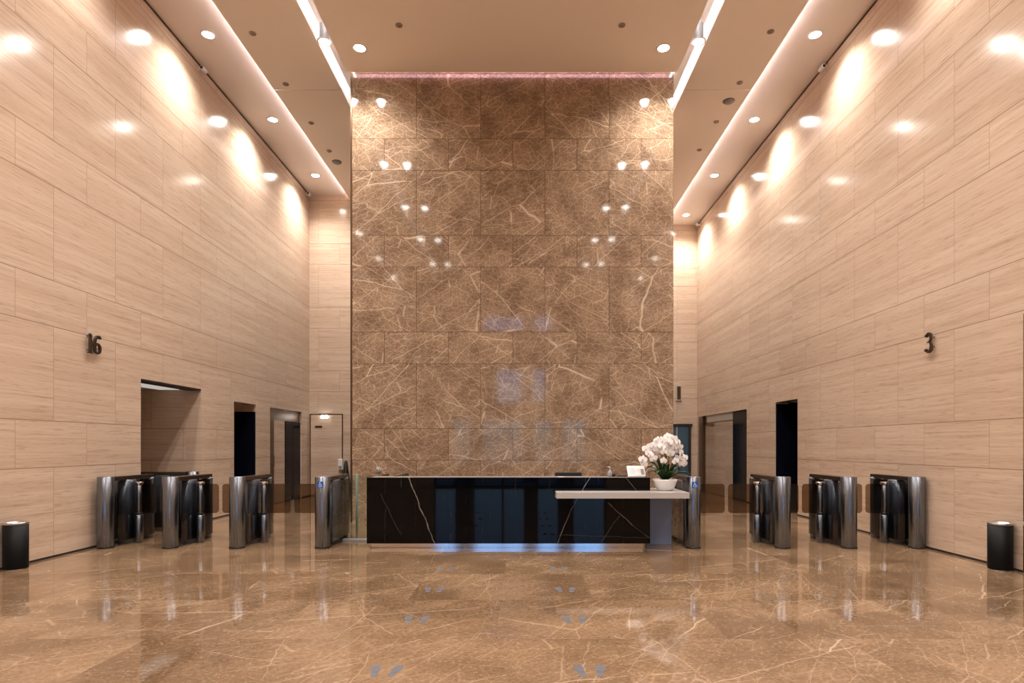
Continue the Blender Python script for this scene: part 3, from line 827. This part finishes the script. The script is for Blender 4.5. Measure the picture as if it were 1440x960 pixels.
# round disc low on the marble wall
t = thing('wall_disc', 'small round grey fitting low on brown marble wall left of desk', 'fitting', (-2.78, DM, 1.02))
MB().lathe([(0, -.03), (.03, -.03), (.055, -.022), (.06, 0)], 24, (0, 0, 0), 'y').build('rim', 'grey', t)
MB().lathe([(0, -.036), (.022, -.034), (.022, -.0295)], 18, (0, 0, 0), 'y').build('button', 'mirror_steel', t)

# ------------------------------------------------------------------ footprint stickers on the floor
foot = None
def footprint(x, y, s, label, grp):
    global foot
    if foot is None:
        m = MB()
        fn = lambda u, v, q: (u, v, q)
        sole = [(.000, .110), (.022, .100), (.036, .070), (.038, .040), (.030, .010), (.024, -.020), (-.022, -.020), (-.030, .010), (-.034, .045), (-.028, .085), (-.016, .104)]
        heel = [(.024, -.032), (.026, -.070), (.018, -.098), (0, -.108), (-.018, -.098), (-.026, -.070), (-.022, -.032)]
        m.prism(sole, fn, .0002, .0012); m.prism(heel, fn, .0002, .0012)
        foot = m.build('footprint_sticker', 'greyvinyl'); o = foot
    else:
        o = foot.copy(); COL.objects.link(o)
    o.location = (x, y, 0); o.scale = (s, 1, 1); o.rotation_euler = (0, 0, -s * .12)
    tag(o, label, 'floor sticker', grp)
place = ('nearest the camera', 'second from the camera', 'third from the camera', 'farthest, close to the desk')
for side, xc in (('left', -.905), ('right', .46)):
    for i, y in enumerate((4.07, 5.27, 6.36, 7.42)):
        for s, w in ((-1, 'left'), (1, 'right')):
            footprint(xc + s * .066, y, s, 'grey %s shoe sticker of the %s floor row, pair %s' % (w, side, place[i]), 'grey footprint stickers on the floor')

# ------------------------------------------------------------------ world, daylight, camera
w = bpy.data.worlds.new('World'); SC.world = w; w.use_nodes = True
bg = w.node_tree.nodes['Background']
sky = w.node_tree.nodes.new('ShaderNodeTexSky'); sky.sky_type = 'NISHITA'; sky.sun_disc = False
sky.sun_elevation = math.radians(42); sky.sun_rotation = math.radians(120)
w.node_tree.links.new(sky.outputs[0], bg.inputs[0]); bg.inputs[1].default_value = .50
pl = bpy.data.lights.new('daylight_portal', 'AREA'); pl.shape = 'RECTANGLE'; pl.size = 6.1; pl.size_y = 7.4; pl.cycles.is_portal = True
po = bpy.data.objects.new('daylight_portal', pl); COL.objects.link(po)
po.location = (-.05, YF - .19, 3.7); po.rotation_euler = (PI / 2, 0, 0)

cd = bpy.data.cameras.new('camera'); co = bpy.data.objects.new('camera', cd); COL.objects.link(co)
co.location = (0, 0, 1.5); co.rotation_euler = (PI / 2, 0, 0)
cd.sensor_fit = 'HORIZONTAL'; cd.sensor_width = 36; cd.lens = 36 * 860 / 1440
cd.shift_x = -13 / 1440; cd.shift_y = 146 / 1440; cd.clip_start = .05; cd.clip_end = 200
SC.camera = co

SC.view_settings.view_transform = 'Standard'; SC.view_settings.look = 'None'
SC.view_settings.exposure = 0.0; SC.view_settings.gamma = 1.0; SC.view_settings.use_curve_mapping = False
cy = SC.cycles
cy.use_denoising = True
try: cy.denoiser = 'OPENIMAGEDENOISE'
except Exception: pass
cy.max_bounces = 10; cy.diffuse_bounces = 5; cy.glossy_bounces = 6; cy.transparent_max_bounces = 24; cy.transmission_bounces = 6
cy.sample_clamp_indirect = 6.0; cy.caustics_reflective = False; cy.caustics_refractive = False
